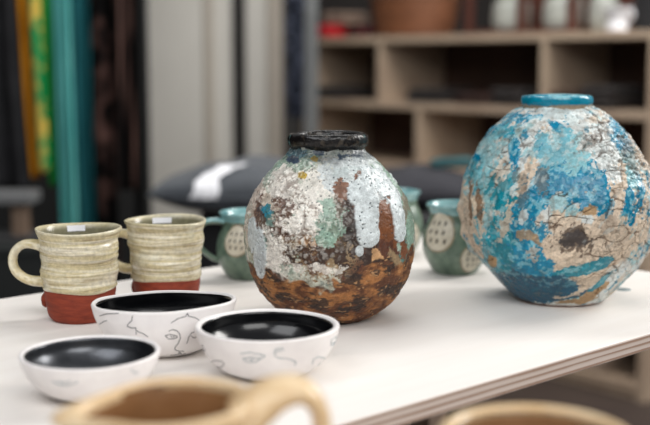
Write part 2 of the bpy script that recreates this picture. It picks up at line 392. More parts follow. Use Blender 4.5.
    V[:, 0] *= 1 + f / r; V[:, 1] *= 1 + f / r; V[:, 2] += fbm(P * np.array([1, 1, .1]), 30, 3, 6.) * .0012 * (P[:, 2] > .172); V[:, 0] -= .018 * V[:, 2]
    C = np.tile(lin((18, 16, 16)), (len(P), 1)); k = ss(.15, .35, fbm(P, 120, 4, 9.))[:, None]; C = C * (1 - k * .6) + lin((74, 66, 56)) * k * .6
    k = ss(.32, .4, fbm(P, 70, 4, 19.))[:, None]; C = C * (1 - k * .5) + lin((110, 150, 150)) * k * .5
    ro = mesh_obj('rim', V, F, glaze_mat('black_rim_glaze', 300, .5, dist=.0008), root, attrs=dict(glaze=C, gloss=np.full(len(P), .22)))
    ro['label'] = 'glossy black thick rim'
build_vase_one()

# ---- vase two: large turquoise and cream cracked moon jar
v2p = [(.0435, 0), (.0465, .0012), (.0510, .0042), (.0624, .0153), (.0756, .0300), (.0888, .0458), (.0997, .0660), (.1055, .0884), (.1069, .1106), (.1023, .1328), (.0933, .1548), (.0799, .1768), (.0656, .1932), (.0491, .2073), (.0400, .2118), (.0368, .2135), (.0368, .216)]
A2 = (.2617, 1.2363)
def build_vase_two():
    cx, cy = A2
    root = thing('moon_jar', 'large round vase with cracked turquoise blue and cream crust glaze', 'vase', (cx, cy, TOP), facing(cx, cy))
    pr = resample(v2p, 440); outline = pr.copy()
    full = np.vstack([[(0.0, .001), (.038, .0006)], pr]); ns = 760
    V, F = lathe(full, ns); P = V.copy(); x, y, z = P.T; n = len(P)
    f1 = fbm(P, 17, 5, 1.5); f2 = fbm(P, 60, 5, 5.5); f3 = fbm(P, 210, 3, 8.5)
    C = np.zeros((n, 3)); G = np.full(n, .4)
    cols = dict(cream=((214, 200, 184), .6), white=((216, 220, 218), .4), pale=((148, 190, 196), .3), blue=((0, 128, 156), .16), deep=((0, 82, 104), .14), teal=((20, 126, 140), .16), char=((78, 72, 70), .7), ash=((120, 108, 98), .8), tan=((172, 148, 120), .6), brown=((120, 90, 66), .6), mid=((74, 158, 174), .25))
    k = ss(-.2, .2, f1 + .35 * f2)[:, None]; C[:] = lin(cols['white'][0]) * (1 - k) + lin((200, 188, 174)) * k
    k = ss(.02, .2, fbm(P, 34, 5, 23.) + .2 * f3)[:, None]; C[:] = C * (1 - k * .75) + lin(cols['pale'][0]) * k * .75
    Qs = np.stack([x - .5 * z, y, z * .55], 1)
    k = ss(.14, .26, fbm(Qs, 60, 5, 27.) + .25 * f3)[:, None] * .9; C[:] = C * (1 - k) + lin(cols['blue'][0]) * k
    sc = 1.2363 / FPX
    B = [
        (560, 120, 45, 14, 0, 'white', .9, .8), (510, 130, 22, 16, 35, 'mid', 1.3, .8), (498, 160, 26, 44, 30, 'pale', 1.2, .8), (500, 128, 24, 5, 35, 'blue', 1.5, .9), (480, 175, 14, 30, 15, 'mid', 1.5, .8), (530, 118, 20, 5, 10, 'blue', 1.6, .9),
        (522, 185, 24, 48, 12, 'white', 1.1, .75), (500, 190, 10, 50, -18, 'cream', 1.3, .7), (490, 205, 12, 40, 10, 'pale', 1.3, .8), (532, 180, 7, 50, -22, 'cream', 1.3), (515, 215, 10, 26, -15, 'mid', 1.2),
        (618, 200, 38, 60, 0, 'cream', .6), (612, 150, 26, 28, -30, 'white', .9),
        (480, 225, 16, 36, 15, 'cream', .9), (500, 242, 22, 34, -10, 'mid', 1.1), (520, 235, 22, 54, 12, 'teal', 1.1, .8), (506, 262, 34, 20, -20, 'teal', .7), (511, 222, 6, 24, -25, 'cream', 1.4, .8),
        (542, 262, 24, 42, 0, 'blue', .6), (530, 212, 9, 38, -20, 'blue', 1.2), (545, 195, 12, 38, -25, 'blue', 1.2), (562, 172, 8, 30, -15, 'blue', 1.3), (548, 146, 7, 12, 0, 'blue', 1.1),
        (573, 178, 11, 30, 20, 'blue', 1.3), (590, 200, 22, 14, 20, 'blue', 1.1), (588, 180, 10, 20, 0, 'blue', 1.4), (567, 128, 13, 3.5, -35, 'blue', .9), (583, 160, 10, 12, 0, 'pale', 1.3), (604, 190, 8, 18, 10, 'blue', 1.6), (520, 150, 6, 12, 0, 'blue', 1.6), (482, 157, 6, 4, -20, 'blue', .7),
        (560, 150, 26, 14, 0, 'pale', 1.4, .7), (640, 172, 7, 24, 15, 'pale', 1.2), (628, 136, 6, 14, 30, 'blue', 1.5), (634, 212, 6, 18, 0, 'blue', 1.6), (620, 235, 6, 16, -20, 'mid', 1.5), (646, 190, 4, 18, 0, 'blue', 1.5), (608, 214, 8, 10, 0, 'blue', 1.6),
        (580, 245, 30, 34, 0, 'cream', .5), (600, 262, 40, 18, 25, 'cream', .5), (566, 230, 12, 20, 10, 'cream', .6), (604, 240, 26, 24, 0, 'cream', .6),
        (574, 235, 20, 12, -20, 'ash', 1.1), (569, 236, 12, 8, -25, 'char', 1.3), (583, 238, 9, 7, 0, 'char', 1.5), (594, 212, 8, 5, 0, 'tan', 1.0), (592, 219, 6, 4, 0, 'white', .8), (548, 180, 6, 10, 0, 'ash', 1.5, .6), (528, 190, 6, 14, 0, 'ash', 1.5, .5), (612, 225, 7, 14, 0, 'ash', 1.5, .4), (600, 140, 14, 5, 30, 'ash', 1.6, .6), (640, 160, 6, 16, 20, 'ash', 1.6, .6),
        (530, 288, 44, 18, 0, 'deep', .4), (570, 292, 24, 9, 15, 'deep', .5), (585, 285, 34, 8, 25, 'cream', .6), (592, 294, 22, 5, 38, 'tan', .8), (575, 301, 22, 3, 8, 'tan', .9),
        (583, 270, 26, 6, 14, 'teal', .6), (606, 263, 12, 6, 25, 'teal', .6), (556, 286, 22, 12, 0, 'deep', .5), (510, 290, 30, 12, -35, 'deep', .5), (604, 281, 3, 18, -48, 'teal', .8), (640, 240, 8, 14, -30, 'cream', .8),
        (466, 205, 5, 34, 5, 'cream', .7), (472, 232, 8, 26, 25, 'cream', .7), (479, 240, 2.5, 5, 30, 'teal', .6), (494, 260, 5, 8, 20, 'tan', .9), (484, 212, 3, 26, 5, 'brown', 1.2, .8), (474, 200, 2, 20, 0, 'brown', 1.3, .8),
        (530, 236, 10, 5, 0, 'tan', 1.2, .8), (527, 218, 4, 8, -20, 'white', 1.1, .8), (540, 240, 4, 5, 0, 'tan', 1.0, .8), (536, 254, 8, 10, 0, 'cream', 1.5, .6),
    ]
    mk = paint_blobs(P, C, G, B, cx, cy, outline, cols, sc, (.35, .7), .35)
    foot = 1 - ss(.001, .004, z + f2 * .002); C = C * (1 - foot * .8)[:, None] + lin((150, 96, 66)) * (foot * .8)[:, None]
    glossy = 1 - ss(.2, .35, G)
    # slabs and cracks in the matte crust
    Wp = P * np.array([1, 1, 1.35]) + .0035 * np.stack([f2, f3 * .5 + f1, f2], 1)
    Wp = Wp + .006 * np.stack([fbm(P, 34, 3, 71.), fbm(P, 34, 3, 73.), fbm(P, 34, 3, 75.)], 1)
    a1, a2, aid = voro(Wp, 48, 3.); c1, c2, cid = voro(Wp, 110, 9.)
    zone = ss(.0, .25, fbm(P, 26, 3, 51.) + .55 * ss(.02, .06, x) - .05)
    crack = (1 - ss(.0, .07, (a2 - a1) * (1.3 + 1.6 * f2))) * (1 - glossy) * zone
    crackf = (1 - ss(.0, .07, c2 - c1)) * (1 - glossy) * ss(-.05, .25, fbm(P, 26, 3, 61.))
    low = ss(.012, .04, z)
    h = f1 * .0024 * low + f2 * .0014 * (.4 + .6 * low) + f3 * .0004
    h += (aid - .5) * .0016 * (1 - glossy) * zone * low
    h -= crack * .0020 + crackf * .0010
    h += (1 - glossy) * fbm(P, 120, 4, 88.) * .0011 * low
    h += glossy * .0002
    # shoulder ridges on the right edge and crust along the left edge
    h += .0008 * ss(.02, .07, x) * ss(.12, .16, z) * np.sin(z * 900 + f2 * 9)
    for px_, py_, rr, hh in ((463, 212, .010, .004), (466, 232, .011, .005), (474, 246, .008, .004), (470, 190, .008, .002), (482, 158, .006, .0035), (497, 130, .006, .002), (649, 165, .008, .003), (652, 200, .01, .002), (572, 238, .012, .002), (560, 200, .01, .0015)):
        qx, qz, qy = surf_pt(px_, py_, cx, cy, outline); dd = np.sqrt((x - qx) ** 2 + (y - qy) ** 2 + (z - qz) ** 2)
        h += hh * np.exp(-(dd / rr) ** 2) * (1 + .6 * f2)
    C *= (1 - .6 * crack)[:, None]; C *= (1 - .45 * crackf)[:, None]
    k = ss(.12, .4, fbm(P, 150, 4, 93.)) * .45 * (1 - glossy) * low; C = C * (1 - k)[:, None] + lin((112, 100, 88)) * k[:, None]
    k = (crack > .2) * .25; C = C * (1 - k)[:, None] + lin((120, 84, 56)) * k[:, None]
    # pale flecks where the blue breaks
    k = glossy * ss(.0, .3, fbm(P, 140, 4, 81.)) * .6 * ss(.01, .06, z); C = C * (1 - k)[:, None] + lin((170, 205, 212)) * k[:, None]
    s1, s2, sid = voro(P, 210, 12.)
    spk = (1 - ss(.2, .36, s1)) * (sid > .7) * ss(.15, .17, z + .03 * f1) * ss(-.02, .05, x); C *= (1 - .75 * spk)[:, None]; h -= spk * .001
    shade_noise(C, np.clip(f3 + .7 * f2, -.7, .7), .25)
    k = ss(.2, .42, fbm(Qs, 150, 4, 99.)) * .45 * ss(.06, .1, z); C = C * (1 - k)[:, None] + lin((206, 214, 212)) * k[:, None]
    k = ss(.26, .42, fbm(P, 95, 4, 109.)) * .35; C = C * (1 - k)[:, None] + lin((122, 112, 100)) * k[:, None]
    gm = C.mean(axis=1)[:, None]; C = np.clip((gm + (C - gm) * 1.25), 0, 1) ** 1.1
    h *= ss(0, .006, z)
    r = np.hypot(x, y) + 1e-9
    pn = np.gradient(full, axis=0); nx = pn[:, 1]; nz = -pn[:, 0]; l = np.hypot(nx, nz) + 1e-9
    nx = np.repeat(nx / l, ns); nz = np.repeat(nz / l, ns)
    V = V + np.stack([x / r * nx * h, y / r * nx * h, nz * h], 1); V[:, 0] -= .042 * V[:, 2]
    mesh_obj('body', V, F, glaze_mat('cracked_turquoise_cream_glaze', 600, .4), root, attrs=dict(glaze=np.clip(C, 0, 1), gloss=G))
    rp = resample([(.030, .190), (.0305, .212), (.0315, .2215), (.0340, .2252), (.0362, .2255), (.0385, .2232), (.0390, .2195), (.0382, .2160), (.0370, .2140), (.0369, .2105)], 50)
    V, F = lathe(rp, 240); P = V.copy(); r = np.hypot(P[:, 0], P[:, 1])
    f = fbm(P, 40, 4, 3.) * .0011 + fbm(P, 150, 3, 4.) * .0004; V[:, 0] *= 1 + f / r; V[:, 1] *= 1 + f / r; V[:, 2] += fbm(P * np.array([1, 1, .1]), 26, 3, 6.) * .0010; V[:, 0] -= .042 * V[:, 2]
    C = np.tile(lin((0, 128, 156)), (len(P), 1)); k = ss(-.05, .25, fbm(P, 50, 4, 9.) + (P[:, 2] - .2235) * 120)[:, None]; C = C * (1 - k * .7) + lin((150, 206, 214)) * k * .7
    k = (1 - ss(.2145, .2165, P[:, 2] + .003 * fbm(P, 50, 3, 3.)))[:, None]; C = C * (1 - k * .8) + lin((170, 140, 104)) * k * .8
    ro = mesh_obj('rim', V, F, glaze_mat('turquoise_rim_gloss', 300, .2), root, attrs=dict(glaze=C, gloss=np.full(len(P), .18)))
    ro['label'] = 'glossy turquoise rolled rim'
build_vase_two()

# ================================================================== BOWLS
def build_bowl(cx, cy, R, Hh, foot, ov, lining, label, strokes, blue=(), wob=.0, tilt=0, seed=0, lipw=.0036):
    root = thing('bowl', label, 'bowl', (cx, cy, TOP), facing(cx, cy), 'white bowls with dark lining')
    out = [(foot, 0), (foot + .002, .001), (foot + (R - foot) * .42, Hh * .16), (foot + (R - foot) * .72, Hh * .40), (foot + (R - foot) * .91, Hh * .70), (R, Hh * .965)]
    t = lipw
    pr = resample(out, 60)
    lip = [(R - .0004, Hh * .985), (R - .0012, Hh), (R - .0026, Hh * 1.0), (R - t, Hh * .985)]
    inn = [(R - t - .0008, Hh * .93), (foot + (R - foot) * .80, Hh * .66), (foot + (R - foot) * .50, Hh * .38), (foot + (R - foot) * .02, Hh * .20), (foot * .5, Hh * .125), (0, Hh * .10)]
    ip = resample(inn, 50)
    full = np.vstack([[(0, .0015), (foot - .004, .0012), (foot - .003, 0)], pr, lip, ip])
    V, F = lathe(full, 160)
    def deform(V):
        V = np.array(V, float); th = np.arctan2(V[:, 1], V[:, 0]); f = np.clip(V[:, 2] / Hh, 0, 1)
        s = 1 + wob * np.sin(2 * th + seed) * f + wob * .6 * np.sin(3 * th + 2 * seed) * f
        V[:, 0] *= s; V[:, 1] *= s * (1 + (ov - 1) * f)
        V[:, 2] += Hh * wob * (np.sin(2 * th + 1 + seed) + .5 * np.sin(5 * th)) * f * f + tilt * V[:, 0] * f
        return V
    mesh_obj('bowl_wall', deform(V), F, M['white_clay'], root)
    # lining
    lp = ip.copy(); lp[:, 1] += .0004; lp[:, 0] = np.clip(lp[:, 0] - .0003, 0, 1)
    lp = np.vstack([[(R - t + .0002, Hh * .972)], [(R - t - .0006, Hh * .95)], lp])
    V, F = lathe(lp, 160); F = F[:, ::-1]
    l = mesh_obj('glaze_lining', deform(V), F, lining, root); l['label'] = 'dark glazed inside of the bowl'
    # drawn lines
    def draw(strokes, m, nm, rad=.00033):
        gs = []
        for s in strokes:
            pts = []
            for (px, py) in s:
                lx, z, ly = surf_pt(px, py, cx, cy, pr, ov=1 + (ov - 1) * .7)
                R_ = np.interp(z, pr[:, 1], pr[:, 0]); a = math.asin(max(-.995, min(.995, lx / R_)))
                pts.append((a, z))
            # dense path hugging the wall
            path = []
            for (a, z), (a2, z2) in zip(pts, pts[1:]):
                for k in range(4): path.append((a + (a2 - a) * k / 4, z + (z2 - z) * k / 4))
            path.append(pts[-1]); W = []
            for a, z in path:
                r_ = np.interp(z, pr[:, 1], pr[:, 0]) + .0001; W.append((r_ * math.sin(a), -r_ * math.cos(a), z))
            W = deform(W); V, F = sweep([Vector(w) for w in W], [rad], [rad], 6, Vector((0, .3, 1)), 1); mesh_obj(nm, V, F, m, root)
    if strokes: draw(strokes, M['ink'], 'drawn_line')
    if blue: draw(blue, M['blue_ink'], 'drawn_line', .0003)
    return root
def Z(ox, oy, k, *ss_): return [[(ox + x / k, oy + y / k) for x, y in s] for s in ss_]
build_bowl(-.1468, 1.0099, .0650, .0465, .028, .74, M['black_glaze'], 'white bowl drawn with line faces, black inside, in front of the red-based mugs',
    Z(90, 285, 5.66, [(240, 175), (238, 200), (215, 222), (212, 232), (235, 240), (262, 240), (258, 250), (275, 262), (300, 270), (328, 288)], [(262, 262), (262, 275)],
      [(60, 172), (100, 162), (165, 157)], [(60, 217), (80, 205), (100, 198)], [(460, 215), (500, 192), (545, 182), (555, 165), (562, 182), (600, 190), (622, 205)],
      [(425, 282), (450, 275), (485, 282), (497, 290), (470, 300), (445, 300), (427, 284)], [(455, 285), (470, 292), (480, 286)], [(445, 258), (470, 250), (495, 258), (508, 275), (512, 295), (498, 325), (480, 345), (480, 358), (505, 365), (530, 365)],
      [(500, 378), (505, 370), (515, 378)], [(455, 387), (490, 384), (505, 380), (520, 384), (540, 378)], [(548, 325), (560, 290), (575, 270), (592, 265)], [(572, 285), (590, 296), (602, 290)]),
    wob=.012, seed=1.0, tilt=.01)
build_bowl(-.0485, .9337, .0608, .0425, .026, 1.0, M['black_glaze'], 'white bowl with grey blue eye drawing, black inside, at the foot of the rusty vase',
    Z(190, 300, 4.06, [(48, 180), (55, 190), (62, 205), (52, 202)], [(90, 255), (105, 245), (130, 248), (140, 262), (125, 275), (108, 272)], [(108, 275), (105, 295), (125, 310)]),
    Z(190, 300, 4.06, [(205, 218), (240, 212), (280, 220), (305, 226)], [(282, 240), (295, 234), (305, 226)], [(213, 238), (245, 232), (287, 238)], [(215, 241), (235, 252), (265, 252), (285, 240)], [(240, 240), (248, 246), (258, 240)],
      [(372, 205), (358, 208), (342, 212), (350, 198), (372, 194), (382, 204)], [(342, 212), (345, 226), (360, 236), (385, 236), (410, 242), (430, 252), (424, 266)],
      [(570, 182), (572, 162), (590, 148), (596, 163), (586, 180), (571, 186)], [(575, 176), (590, 168)], [(495, 262), (500, 240), (520, 230), (540, 235), (545, 252), (520, 268)]),
    wob=.006, seed=2.2, lipw=.0048)
build_bowl(-.1856, .8702, .0550, .0355, .022, 1.0, M['pewter_glaze'], 'white bowl with shiny dark pewter inside, nearest the tan jug spout',
    [], Z(0, 320, 3.82, [(200, 233), (225, 245), (250, 250), (275, 245), (298, 235)], [(220, 230), (245, 240), (270, 230)], [(500, 190), (520, 205), (530, 195)]),
    wob=.006, seed=.3)

# ================================================================== MUGS
def build_mug(cx, cy, rot, label, white_rect, seed):
    root = thing('mug', label, 'mug', (cx, cy, TOP), rot, 'cream glazed mugs with red clay base')
    zg = .0335
    red = resample([(.0262, 0), (.0285, .0008), (.0322, .0065), (.0346, .017), (.0358, .0265), (.0362, zg + .002)], 40)
    V, F = lathe(np.vstack([[(0, .001), (.024, .001), (.025, 0)], red]), 120)
    Pn = V.copy(); r = np.hypot(V[:, 0], V[:, 1]) + 1e-9; h = fbm(Pn * np.array([1, 1, 3.]), 40, 3, seed) * .0007 * (V[:, 2] > .002); V[:, 0] *= 1 + h / r; V[:, 1] *= 1 + h / r
    mesh_obj('bare_clay_base', V, F, M['red_clay'], root)['label'] = 'unglazed red clay foot'
    # thrown wall: belted profile
    wall = [(.0362, zg - .0015), (.0374, zg - .0003), (.0379, .0348), (.0374, .038), (.0368, .0415), (.0380, .0455), (.0388, .050), (.0382, .0560), (.0376, .0610), (.0392, .0665), (.0405, .0720), (.0403, .0780), (.0401, .0830), (.0412, .0875), (.0428, .0905), (.0436, .0925)]
    op = resample(wall, 150); lip = [(.0434, .0938), (.0424, .0944), (.0412, .0940)]
    ip = resample([(.0400, .0925), (.0378, .086), (.0355, .07), (.034, .05), (.033, .03), (.031, .012), (.02, .008), (0, .0075)], 70)
    full = np.vstack([op, lip, ip]); ns = 260
    V, F = lathe(full, ns); P = V.copy(); x, y, z = P.T; th = np.arctan2(y, x)
    outside = (np.arange(len(P)) // ns) < 152
    r = np.hypot(x, y) + 1e-9
    sp = np.sin((z + .0025 * th / PI) * 900 + fbm(P, 25, 3, seed) * 5)
    h = (sp * .00020 + fbm(P * np.array([.7, .7, 4.]), 30, 2, seed + 3) * .0012) * outside
    h += .0010 * np.sin(th * 2 + z * 120 + seed) * outside * ss(.03, .05, z) * (1 - ss(.08, .092, z))
    V[:, 0] *= 1 + h / r; V[:, 1] *= 1 + h / r
    V[:, 2] += .0008 * np.sin(th * 2 + seed) * ss(.08, .094, z) + .0010 * np.sin(th * 3 + seed) * (1 - ss(.033, .038, z)) * outside
    st = fbm(P * np.array([.35, .35, 9.]) + np.stack([z * 0, z * 0, th * .006], 1), 30, 4, seed + 7)
    k = ss(-.3, .35, st)[:, None]; C = lin((200, 187, 148)) * (1 - k) + lin((228, 221, 200)) * k
    k = ss(.16, .32, fbm(P * np.array([.8, .8, 22.]), 34, 3, seed + 17))[:, None] * ss(.032, .036, z)[:, None]; C = C * (1 - k * .4) + lin((132, 104, 66)) * k * .4
    k = ss(.1, .5, fbm(P, 26, 3, seed + 27))[:, None]; C = C * (1 - k * .5) + lin((222, 220, 200)) * k * .5
    k = (ss(.089, .0925, z))[:, None]; C = C * (1 - k * .5) + lin((200, 190, 156)) * k * .5
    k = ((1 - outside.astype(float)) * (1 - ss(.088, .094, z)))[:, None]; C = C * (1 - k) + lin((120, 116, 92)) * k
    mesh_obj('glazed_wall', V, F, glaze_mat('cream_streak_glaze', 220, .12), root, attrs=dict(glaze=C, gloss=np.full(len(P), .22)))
    # handle, on the local -x side
    path = [(-.0365, 0, .0745), (-.046, 0, .0765), (-.0575, 0, .0765), (-.0670, 0, .0700), (-.0705, 0, .0600), (-.0685, 0, .0500), (-.0610, 0, .0425), (-.0500, 0, .0385), (-.0355, 0, .0380)]
    V, F = sweep(path, [.0100, .0082, .0076, .0074, .0078, .0095], [.0060, .0046, .0042, .0042, .0046, .0056], 24, Vector((0, 1, 0)), 8)
    Va = np.array([tuple(v) for v in V]); k = ss(-.2, .3, fbm(Va * np.array([1, 6, 1]), 50, 3, seed))[:, None]
    C = lin((200, 184, 140)) * (1 - k) + lin((228, 220, 194)) * k
    mesh_obj('handle', Va, F, glaze_mat('cream_handle_glaze', 220, .1), root, attrs=dict(glaze=C, gloss=np.full(len(Va), .24)))
    # pressed clay lump under the handle
    import bmesh
    bm = bmesh.new(); bmesh.ops.create_uvsphere(bm, u_segments=20, v_segments=14, radius=1)
    for v in bm.verts:
        v.co = Vector((v.co.x * .0042 - .0372, v.co.y * .006, v.co.z * .0078 + .0185)) + Vector((mnoise.noise(v.co * 2) * .0006,) * 3)
    me = bpy.data.meshes.new('clay_lump'); bm.to_mesh(me); bm.free(); me.materials.append(M['red_clay']); me.polygons.foreach_set('use_smooth', [True] * len(me.polygons))
    o = bpy.data.objects.new('clay_lump', me); col.objects.link(o); o.parent = root
    # small white rectangle on the far inner wall
    a0, a1, z0, z1 = white_rect; vs = []
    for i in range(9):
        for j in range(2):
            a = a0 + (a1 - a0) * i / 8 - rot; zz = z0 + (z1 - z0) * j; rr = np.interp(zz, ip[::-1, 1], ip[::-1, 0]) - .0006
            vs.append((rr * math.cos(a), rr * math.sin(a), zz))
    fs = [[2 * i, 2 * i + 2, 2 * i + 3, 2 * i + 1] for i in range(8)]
    mesh_obj('white_rectangle', vs, fs, M['white'], root)
    return root
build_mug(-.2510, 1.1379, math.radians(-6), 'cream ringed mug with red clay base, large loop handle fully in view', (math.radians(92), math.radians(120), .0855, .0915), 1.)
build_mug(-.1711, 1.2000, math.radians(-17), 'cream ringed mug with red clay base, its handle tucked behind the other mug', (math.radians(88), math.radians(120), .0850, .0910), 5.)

# ================================================================== GREEN POTS
def build_pot(cx, cy, label, meds, handle, sc=1.0, hs=1.0):
    root = thing('handled_pot', label, 'mug', (cx, cy, TOP), facing(cx, cy), 'small green pots with cream seed discs')
    op = resample([(.0225, 0), (.025, .001), (.0315, .010), (.0372, .022), (.0395, .036), (.0380, .050), (.0345, .0610), (.0312, .0690), (.0306, .0740), (.0322, .0800), (.0350, .0850)], 90) * np.array([sc, sc * hs])
    hh = .087 * sc * hs
    ip = resample([(.0322, .0850), (.029, .079), (.0275, .073), (.029, .066), (.034, .05), (.035, .036), (.031, .02), (.02, .008), (0, .006)], 50) * np.array([sc, sc * hs])
    full = np.vstack([[(0, .0015), (.019 * sc, .0012), (.0205 * sc, 0)], op, [(.0352 * sc, hh * .99), (.0345 * sc, hh), (.0334 * sc, hh * .995)], ip])
    V, F = lathe(full, 120)
    mesh_obj('body', V, F, M['green'], root)
    rp = op[op[:, 1] > .0765 * sc * hs].copy(); rp[:, 0] += .0005
    rp = np.vstack([[(rp[0, 0] - .0008, rp[0, 1] - .001)], rp, [(.0358 * sc, hh * .993), (.0347 * sc, hh * 1.008), (.0334 * sc, hh * 1.003)], ip[:16] - np.array([.0005, 0])])
    V, F = lathe(rp, 120); mesh_obj('rim_band', V, F, M['turq'], root)['label'] = 'turquoise glazed rim'
    def on(a, z, off):
        r_ = np.interp(z, op[:, 1], op[:, 0]) + off; return (r_ * math.sin(a), -r_ * math.cos(a), z)
    for (px, py, rx, rz, tilt) in meds:
        lx, z0, ly = surf_pt(px, py, cx, cy, op)
        R_ = np.interp(z0, op[:, 1], op[:, 0]); a0 = math.asin(max(-.98, min(.98, lx / R_)))
        def disc(k_in, k_out, off, offe, nr=6):
            vs = []; n = 36
            for i in range(nr + 1):
                k = k_in + (k_out - k_in) * i / nr
                for j in range(n):
                    t = 2 * PI * j / n; vs.append(on(a0 + rx * k * math.cos(t) / R_, z0 + rz * k * math.sin(t), off if i < nr else offe))
            fs = grid_faces(nr + 1, n).tolist()
            if k_in == 0: pass
            return vs, fs
        v, f = disc(0, 1.2, .0005, -.0003); md = mesh_obj('medallion', v, f, M['outline'], root)
        v, f = disc(0, 1.0, .0011, .0006); mesh_obj('cream_disc', v, f, M['cream'], md)
        gs = []
        for i in range(-1, 2):
            for j in range(-1, 2):
                ux = i * .46 + .06 * ((j * 7) % 3 - 1); uz = j * .46
                vs = []
                for q in range(12):
                    t = 2 * PI * q / 12; dx = .075 * math.cos(t); dz = .13 * math.sin(t); dx += dz * .3
                    vs.append(on(a0 + rx * (ux + dx) / R_, z0 + rz * (uz + dz), .0014))
                gs.append((vs, [list(range(12))]))
        v, f = join_geo(*gs); mesh_obj('seed_marks', v, f, M['seed'], md, smooth=False)
    if handle is not None:
        hr = handle
        path = [(-.0300, 0, .0745), (-.042, 0, .0760), (-.054, 0, .0740), (-.0610, 0, .0660), (-.0625, 0, .0560), (-.0600, 0, .0440), (-.0520, 0, .0340), (-.0435, 0, .0275), (-.0350, 0, .0235)]
        c_, s_ = math.cos(hr), math.sin(hr)
        V, F = sweep([(x * sc * c_, x * sc * s_, z * sc * hs) for x, y, z in path], [.0075, .006, .006, .0065], [.0040, .0032, .0032, .0035], 20, Vector((-s_, c_, 0)), 7)
        mesh_obj('handle', V, F, M['turq'] if False else M['green'], root)
        V, F = sweep([(x * sc * c_, x * sc * s_, z * sc * hs + .0006) for x, y, z in path[:4]], [.0078, .0066, .0062], [.0043, .0036, .0030], 20, Vector((-s_, c_, 0)), 7)
        mesh_obj('handle_glaze', V, F, M['turq'], root)
    return root
build_pot(-.0932, 1.3619, 'green pot with looped handle and cream seed disc, behind the second mug', [(236, 241, .0150, .0175, 0)], .15, 1.0, .93)
build_pot(.163, 1.3936, 'green pot with two cream seed discs, right beside the turquoise vase', [(438, 232, .0200, .0230, 0), (473, 259, .0155, .0170, 0)], None, 1.04, .96)
build_pot(.0947, 1.5295, 'green pot half hidden behind the rusty dripped vase', [(411, 238, .014, .019, 0)], None)

# ================================================================== FOREGROUND JUG AND POT ON A LOW BENCH
BZ = .655
bench = thing('work_bench', 'low pale wooden bench under the near tan jug', 'bench', (0, .40, 0))
box('bench_top', (-.60, -.10, BZ - .03), (.60, .235, BZ), M['ply'], bench)
for lx in (-.56, .52):
    for ly in (-.08, .18): box('leg', (lx, ly, 0), (lx + .04, ly + .04, BZ - .0305), legm, bench)
def build_jug(cx, cy, rz, label, handle=True, S=1.0, spout=.015, hs=.972):
    root = thing('jug' if handle else 'clay_pot', label, 'jug' if handle else 'pot', (cx, cy, BZ), rz)
    h = .176
    op = resample([(.034, 0), (.037, .002), (.050, .03), (.060, .065), (.058, .100), (.047, .135), (.0425, .155), (.0445, .170), (.0480, h)], 90) * np.array([S, hs])
    ip = resample([(.0405, h), (.0385, .165), (.038, .150), (.043, .130), (.054, .1), (.056, .065), (.046, .03), (.03, .008), (0, .006)], 70) * np.array([S, hs])
    def deform(V, k=1.0):
        V = np.array(V, float); th = np.arctan2(V[:, 1], V[:, 0]); f = ss(.135, h, V[:, 2] / hs)
        d = np.angle(np.exp(1j * (th - PI)))
        s = 1 + k * f * (spout / (.045 * S)) * np.exp(-(d / .42) ** 2) - f * .05 * np.exp(-((np.abs(d) - .8) / .35) ** 2) * (spout > 0)
        V[:, 0] *= s; V[:, 1] *= s; V[:, 2] += (-f * .003 * np.exp(-(d / .6) ** 2) + .03 * V[:, 0] * f) * (spout > 0)
        return V
    lip = np.array([(.0468, h + .0018), (.0450, h + .0028), (.0428, h + .0028), (.0410, h + .0012)]) * np.array([S, hs])
    V, F = lathe(np.vstack([[(0, .001), (.03 * S, 0)], op, lip, ip[:2]]), 140); nb = (2 + len(op) + 2) * 140; Vd = np.vstack([deform(V[:nb]), deform(V[nb:], .55)]); mesh_obj('body', Vd, F, M['tan_glaze'], root)
    V, F = lathe(ip, 140); V = deform(V, .55); mesh_obj('inner_glaze', V, F[:, ::-1], M['tan_in'], root)['label'] = 'darker brown inside'
    if handle:
        path = [(.040, 0, .160), (.049, 0, .168), (.060, 0, .1745), (.073, 0, .1755), (.0825, 0, .166), (.0850, 0, .150), (.083, 0, .128), (.078, 0, .108), (.066, 0, .092), (.055, 0, .082)]
        V, F = sweep(path, [.022, .018, .0145, .0130, .0125, .012, .012, .013], [.0120, .0112, .0085, .0056, .0050, .0050, .0052, .006], 24, Vector((0, 1, 0)), 8)
        mesh_obj('handle', V, F, M['tan_glaze'], root)
    return root
build_jug(-.0855, .60, math.radians(10), 'blurred tan glazed jug with spout and strap handle, nearest the front')
build_jug(.1115, .575, 0, 'blurred round tan glazed pot in the near corner, without handle', False, 1.08, 0.0, .919)

# ================================================================== ROOM
def plane(name, pts, m):
    o = mesh_obj(name, pts, [[0, 1, 2, 3]], m, None, smooth=False); o['kind'] = 'structure'; return o
plane('floor', [(-5, -1.5, 0), (5, -1.5, 0), (5, 7, 0), (-5, 7, 0)], M['floor'])
plane('wall_back', [(-5, 6.2, 0), (5, 6.2, 0), (5, 6.2, 3.2), (-5, 6.2, 3.2)], M['wall_dark'])
plane('wall_left', [(-3.0, -1.5, 0), (-3.0, 6.2, 0), (-3.0, 6.2, 3.2), (-3.0, -1.5, 3.2)], M['wall_dark'])

